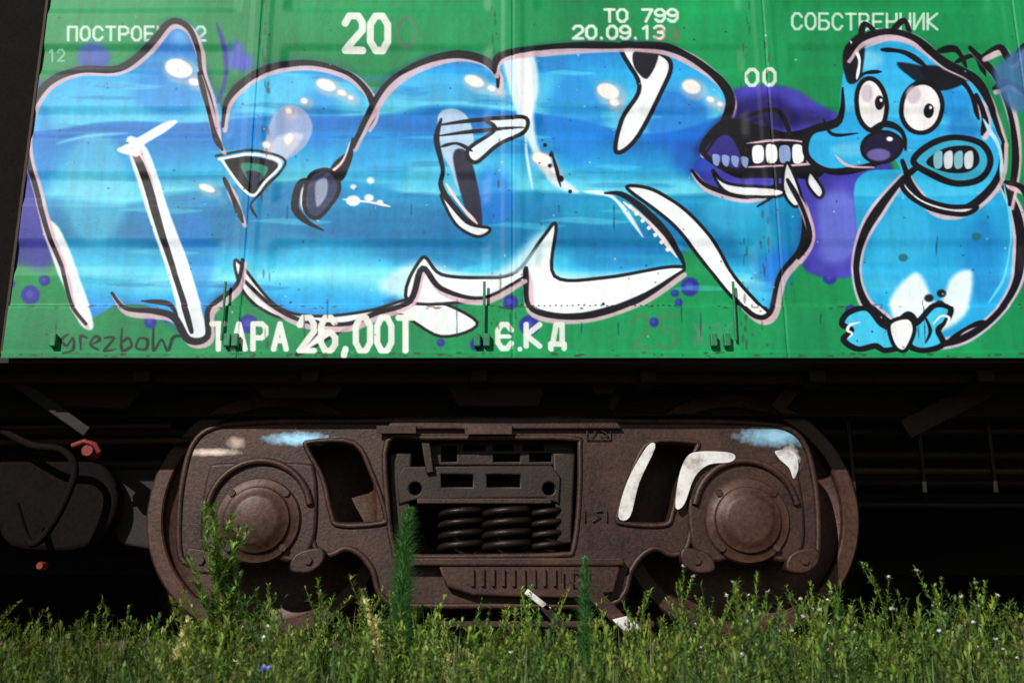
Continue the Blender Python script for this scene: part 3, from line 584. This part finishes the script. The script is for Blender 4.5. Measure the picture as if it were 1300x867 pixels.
def stem(acc,pts,r,col):
    pts=np.array(pts); m=len(pts); V=[];Q=[]
    for i,p in enumerate(pts):
        rr=r*(1-.7*i/m)
        for k in range(3): V.append(p+np.array([math.cos(k*2.1)*rr,math.sin(k*2.1)*rr,0]))
    for i in range(m-1):
        for k in range(3): Q.append((i*3+k,i*3+(k+1)%3,i*3+3+(k+1)%3,i*3+3+k))
    acc.add(np.array(V),Q,[],np.tile(col,(len(V),1)))
def spine(x,y,z,h,lean,m=8):
    a=random.uniform(0,6.28); b=random.uniform(-.02,.02)*h/.4
    return np.array([(x+lean*math.cos(a)*(i/(m-1))**2*h+b*math.sin(i),y+lean*math.sin(a)*(i/(m-1))**2*h,z+h*i/(m-1)) for i in range(m)])
def weed(acc,x,y,ztop,nl=110,Ll=.045,wl=.0045,lean=.2,col=(.09,.17,.03),taper=.6,branch=0,dens_lo=.25,elv0=.6,flower=0):
    z=gz(x,y); h=ztop-z; S=spine(x,y,z,h,lean)
    stem(acc,S,.0026,np.array(col)*np.array([.9,.8,.8]))
    tt=rng.uniform(dens_lo,1,nl)**.8; ii=tt*7; i0=np.minimum(ii.astype(int),6); f=(ii-i0)[:,None]
    base=S[i0]*(1-f)+S[i0+1]*f; az=rng.uniform(0,6.28,nl); L=Ll*(1-taper*tt)*rng.uniform(.7,1.25,nl)
    c=np.array(col)[None]*rng.uniform(.55,1.5,(nl,1))+np.clip(tt-.6,0,1)[:,None]*np.array([.12,.12,.0])
    leaves(acc,base,az,elv0+rng.uniform(-.5,.5,nl)+tt*.35,L,np.full(nl,wl)*rng.uniform(.7,1.2,nl),c)
    for k in range(branch):
        t0=random.uniform(.45,.9); b0=S[int(t0*7)]; a=random.uniform(0,6.28); bl=h*random.uniform(.12,.25)
        B=np.array([b0+np.array([math.cos(a)*.5*bl*u,math.sin(a)*.5*bl*u,bl*u*(.6+.4*u)]) for u in np.linspace(0,1,8)])
        stem(acc,B,.0016,np.array(col)); nb=40; t2=rng.uniform(.1,1,nb); j=np.minimum((t2*7).astype(int),6); ff=(t2*7-j)[:,None]
        leaves(acc,B[j]*(1-ff)+B[j+1]*ff,rng.uniform(0,6.28,nb),elv0+rng.uniform(-.4,.6,nb),Ll*.6*rng.uniform(.6,1.1,nb),np.full(nb,wl*.8),np.array(col)[None]*rng.uniform(.7,1.6,(nb,1)))
        if flower: leaves(acc,np.tile(B[-1],(12,1)),rng.uniform(0,6.28,12),rng.uniform(-.2,1.2,12),np.full(12,.01),np.full(12,.006),np.tile(np.array([.85,.85,.8]),(12,1)),.1)
    return S
def ztop_at(py,y): return W(650,py,y)[2]
m,n,l,b=newmat('leaf'); a=n.new('ShaderNodeAttribute'); a.attribute_name='tint'
l.new(a.outputs['Color'],b.inputs['Base Color']); b.inputs['Roughness'].default_value=.5; b.inputs['Specular IOR Level'].default_value=.3
tr=n.new('ShaderNodeBsdfTranslucent'); l.new(a.outputs['Color'],tr.inputs[0]); ms=n.new('ShaderNodeMixShader'); ms.inputs[0].default_value=.25
l.new(b.outputs[0],ms.inputs[1]); l.new(tr.outputs[0],ms.inputs[2]); l.new(ms.outputs[0],n['Material Output'].inputs[0]); M_leaf=m
acc=Acc()
cols=[(.12,.22,.03),(.16,.27,.045),(.07,.15,.035),(.20,.28,.05),(.06,.13,.04),(.18,.22,.05)]
for k in range(1700):
    y=-1.6+1.75*random.random()**.85; X=random.uniform(-2.4,2.6)
    pxx=650+X*F/(D0+y)
    edge=22 if pxx<200 else (12 if 580<pxx<830 else 0)
    cl_=10*math.sin(pxx*.035)+7*math.sin(pxx*.09+1)
    py=random.triangular(738,862,800)+edge+cl_
    if y<-.9: py+=12
    dk=(.55 if pxx<200 else 1)*(.75 if pxx>1150 else 1)  # vignette painted into leaf colours: darker at far left and right
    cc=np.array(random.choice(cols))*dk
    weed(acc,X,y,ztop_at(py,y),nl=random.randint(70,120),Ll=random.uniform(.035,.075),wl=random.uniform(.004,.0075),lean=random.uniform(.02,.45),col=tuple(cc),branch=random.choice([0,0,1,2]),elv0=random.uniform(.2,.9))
nb=12000; bx=rng.uniform(-2.6,2.8,nb); by=rng.uniform(-1.6,.2,nb); bz=-.24-np.clip((-.15-by)/4,0,1)*.75
top=np.array([ztop_at(p,yy_) for p,yy_ in zip(rng.triangular(760,820,890,nb),by)]); L=np.maximum(top-bz,.1)
leaves(acc,np.stack([bx,by,bz],1),rng.uniform(0,6.28,nb),rng.uniform(1.1,1.5,nb),L,rng.uniform(.004,.007,nb),np.array([.085,.14,.03])[None]*rng.uniform(.4,1.6,(nb,1)),.12)
nb=300; bx=rng.uniform(-2.2,2.4,nb); by=rng.uniform(-1.3,0,nb); bz=-.24-np.clip((-.15-by)/4,0,1)*.75
leaves(acc,np.stack([bx,by,bz],1),rng.uniform(0,6.28,nb),rng.uniform(1.0,1.5,nb),rng.uniform(.25,.45,nb),rng.uniform(.002,.004,nb),np.array([.4,.33,.18])[None]*rng.uniform(.5,1.3,(nb,1)),.1)
acc.build('grass',M_leaf)
def tall(px,pytop,y,**kw):
    a=Acc(); X=W(px,pytop,y)[0]; S=weed(a,X,y,ztop_at(pytop,y),**kw); return a,S
a,S=tall(276,646,-.75,nl=420,Ll=.075,wl=.009,lean=.03,col=(.15,.26,.05),branch=16,taper=.6,dens_lo=.15); a.build('tall_weed',M_leaf)
a,S=tall(290,686,-.7,nl=260,Ll=.07,wl=.008,lean=.05,col=(.13,.24,.05),branch=8); a.build('tall_weed',M_leaf)
for (px,pt,nl,LL) in ((528,648,5200,.085),(742,710,2200,.055)):
    y=-.6; a=Acc(); X=W(px,pt,y)[0]; z=gz(X,y); h=ztop_at(pt,y)-z
    S=np.array([(X-.035*math.sin(2.6*i/7)*(px<600),y,z+h*i/7) for i in range(8)]); stem(a,S,.003,np.array([.12,.25,.07]))
    tt=rng.uniform(.3,1,nl)**.9; ii=tt*7; i0=np.minimum(ii.astype(int),6); f=(ii-i0)[:,None]
    env=np.sin(np.clip((1.03-tt)/.73,0,1)**.6*1.7)
    col=np.array([.17,.40,.13])[None]*rng.uniform(.45,1.3,(nl,1))
    leaves(a,S[i0]*(1-f)+S[i0+1]*f,rng.uniform(0,6.28,nl),rng.uniform(.2,1.1,nl),LL*env*rng.uniform(.3,1.1,nl)+.008,rng.uniform(.0018,.0035,nl),col,.3)
    a.build('feathery_weed',M_leaf)
for px,pt in ((1112,716),(862,738),(400,734),(660,752),(968,728),(930,742),(1180,744),(470,758),(1060,748),(1250,740),(335,744),(820,752),(1020,740),(1215,752)):
    a,S=tall(px,pt,random.uniform(-.7,-.2),nl=180,Ll=.05,wl=.006,lean=.05,col=(.15,.26,.05),branch=4,flower=px>850); a.build('tall_weed',M_leaf)
for px,pt in ((228,786),(480,762),(575,832),(1275,845),(612,832),(300,842),(245,832),(472,786),(232,808)):
    y=-1.0; a=Acc(); X=W(px,pt,y)[0]; S=weed(a,X,y,ztop_at(pt,y),nl=60,Ll=.03,wl=.005,lean=.05,col=(.25,.3,.08))
    k=160; ti=rng.uniform(.78,1,k)*7; i0=np.minimum(ti.astype(int),6); f=(ti-i0)[:,None]
    leaves(a,S[i0]*(1-f)+S[i0+1]*f,rng.uniform(0,6.28,k),rng.uniform(0,1.2,k),rng.uniform(.008,.024,k),rng.uniform(.005,.01,k),np.array([.8,.76,.4])[None]*rng.uniform(.7,1.2,(k,1)),.2); a.build('flowering_weed',M_leaf)
a=Acc()
for k in range(46):
    y=random.uniform(-1.5,-.4); px=random.uniform(880,1300) if k<34 else random.uniform(200,880); py=random.uniform(772,862); X,_,Z=W(px,py,y)
    z=gz(X,y); stem(a,[(X,y,z),(X+.01,y,(z+Z)/2),(X,y,Z)],.0016,np.array([.12,.2,.05]))
    leaves(a,np.tile(np.array([X,y,Z]),(12,1)),rng.uniform(0,6.28,12),rng.uniform(-.2,1.2,12),np.full(12,.009),np.full(12,.006),np.tile(np.array([.85,.85,.82]),(12,1)),.1)
a.build('wildflowers',M_leaf)
a=Acc(); y=-1.4; X=W(342,852,y)[0]; S=weed(a,X,y,ztop_at(850,y),nl=20,lean=.02)
k=18; leaves(a,np.tile(S[-1],(k,1)),rng.uniform(0,6.28,k),rng.uniform(-.1,.8,k),np.full(k,.018),np.full(k,.01),np.tile(np.array([.3,.35,.8]),(k,1)),.1); a.build('blue_flower',M_leaf)
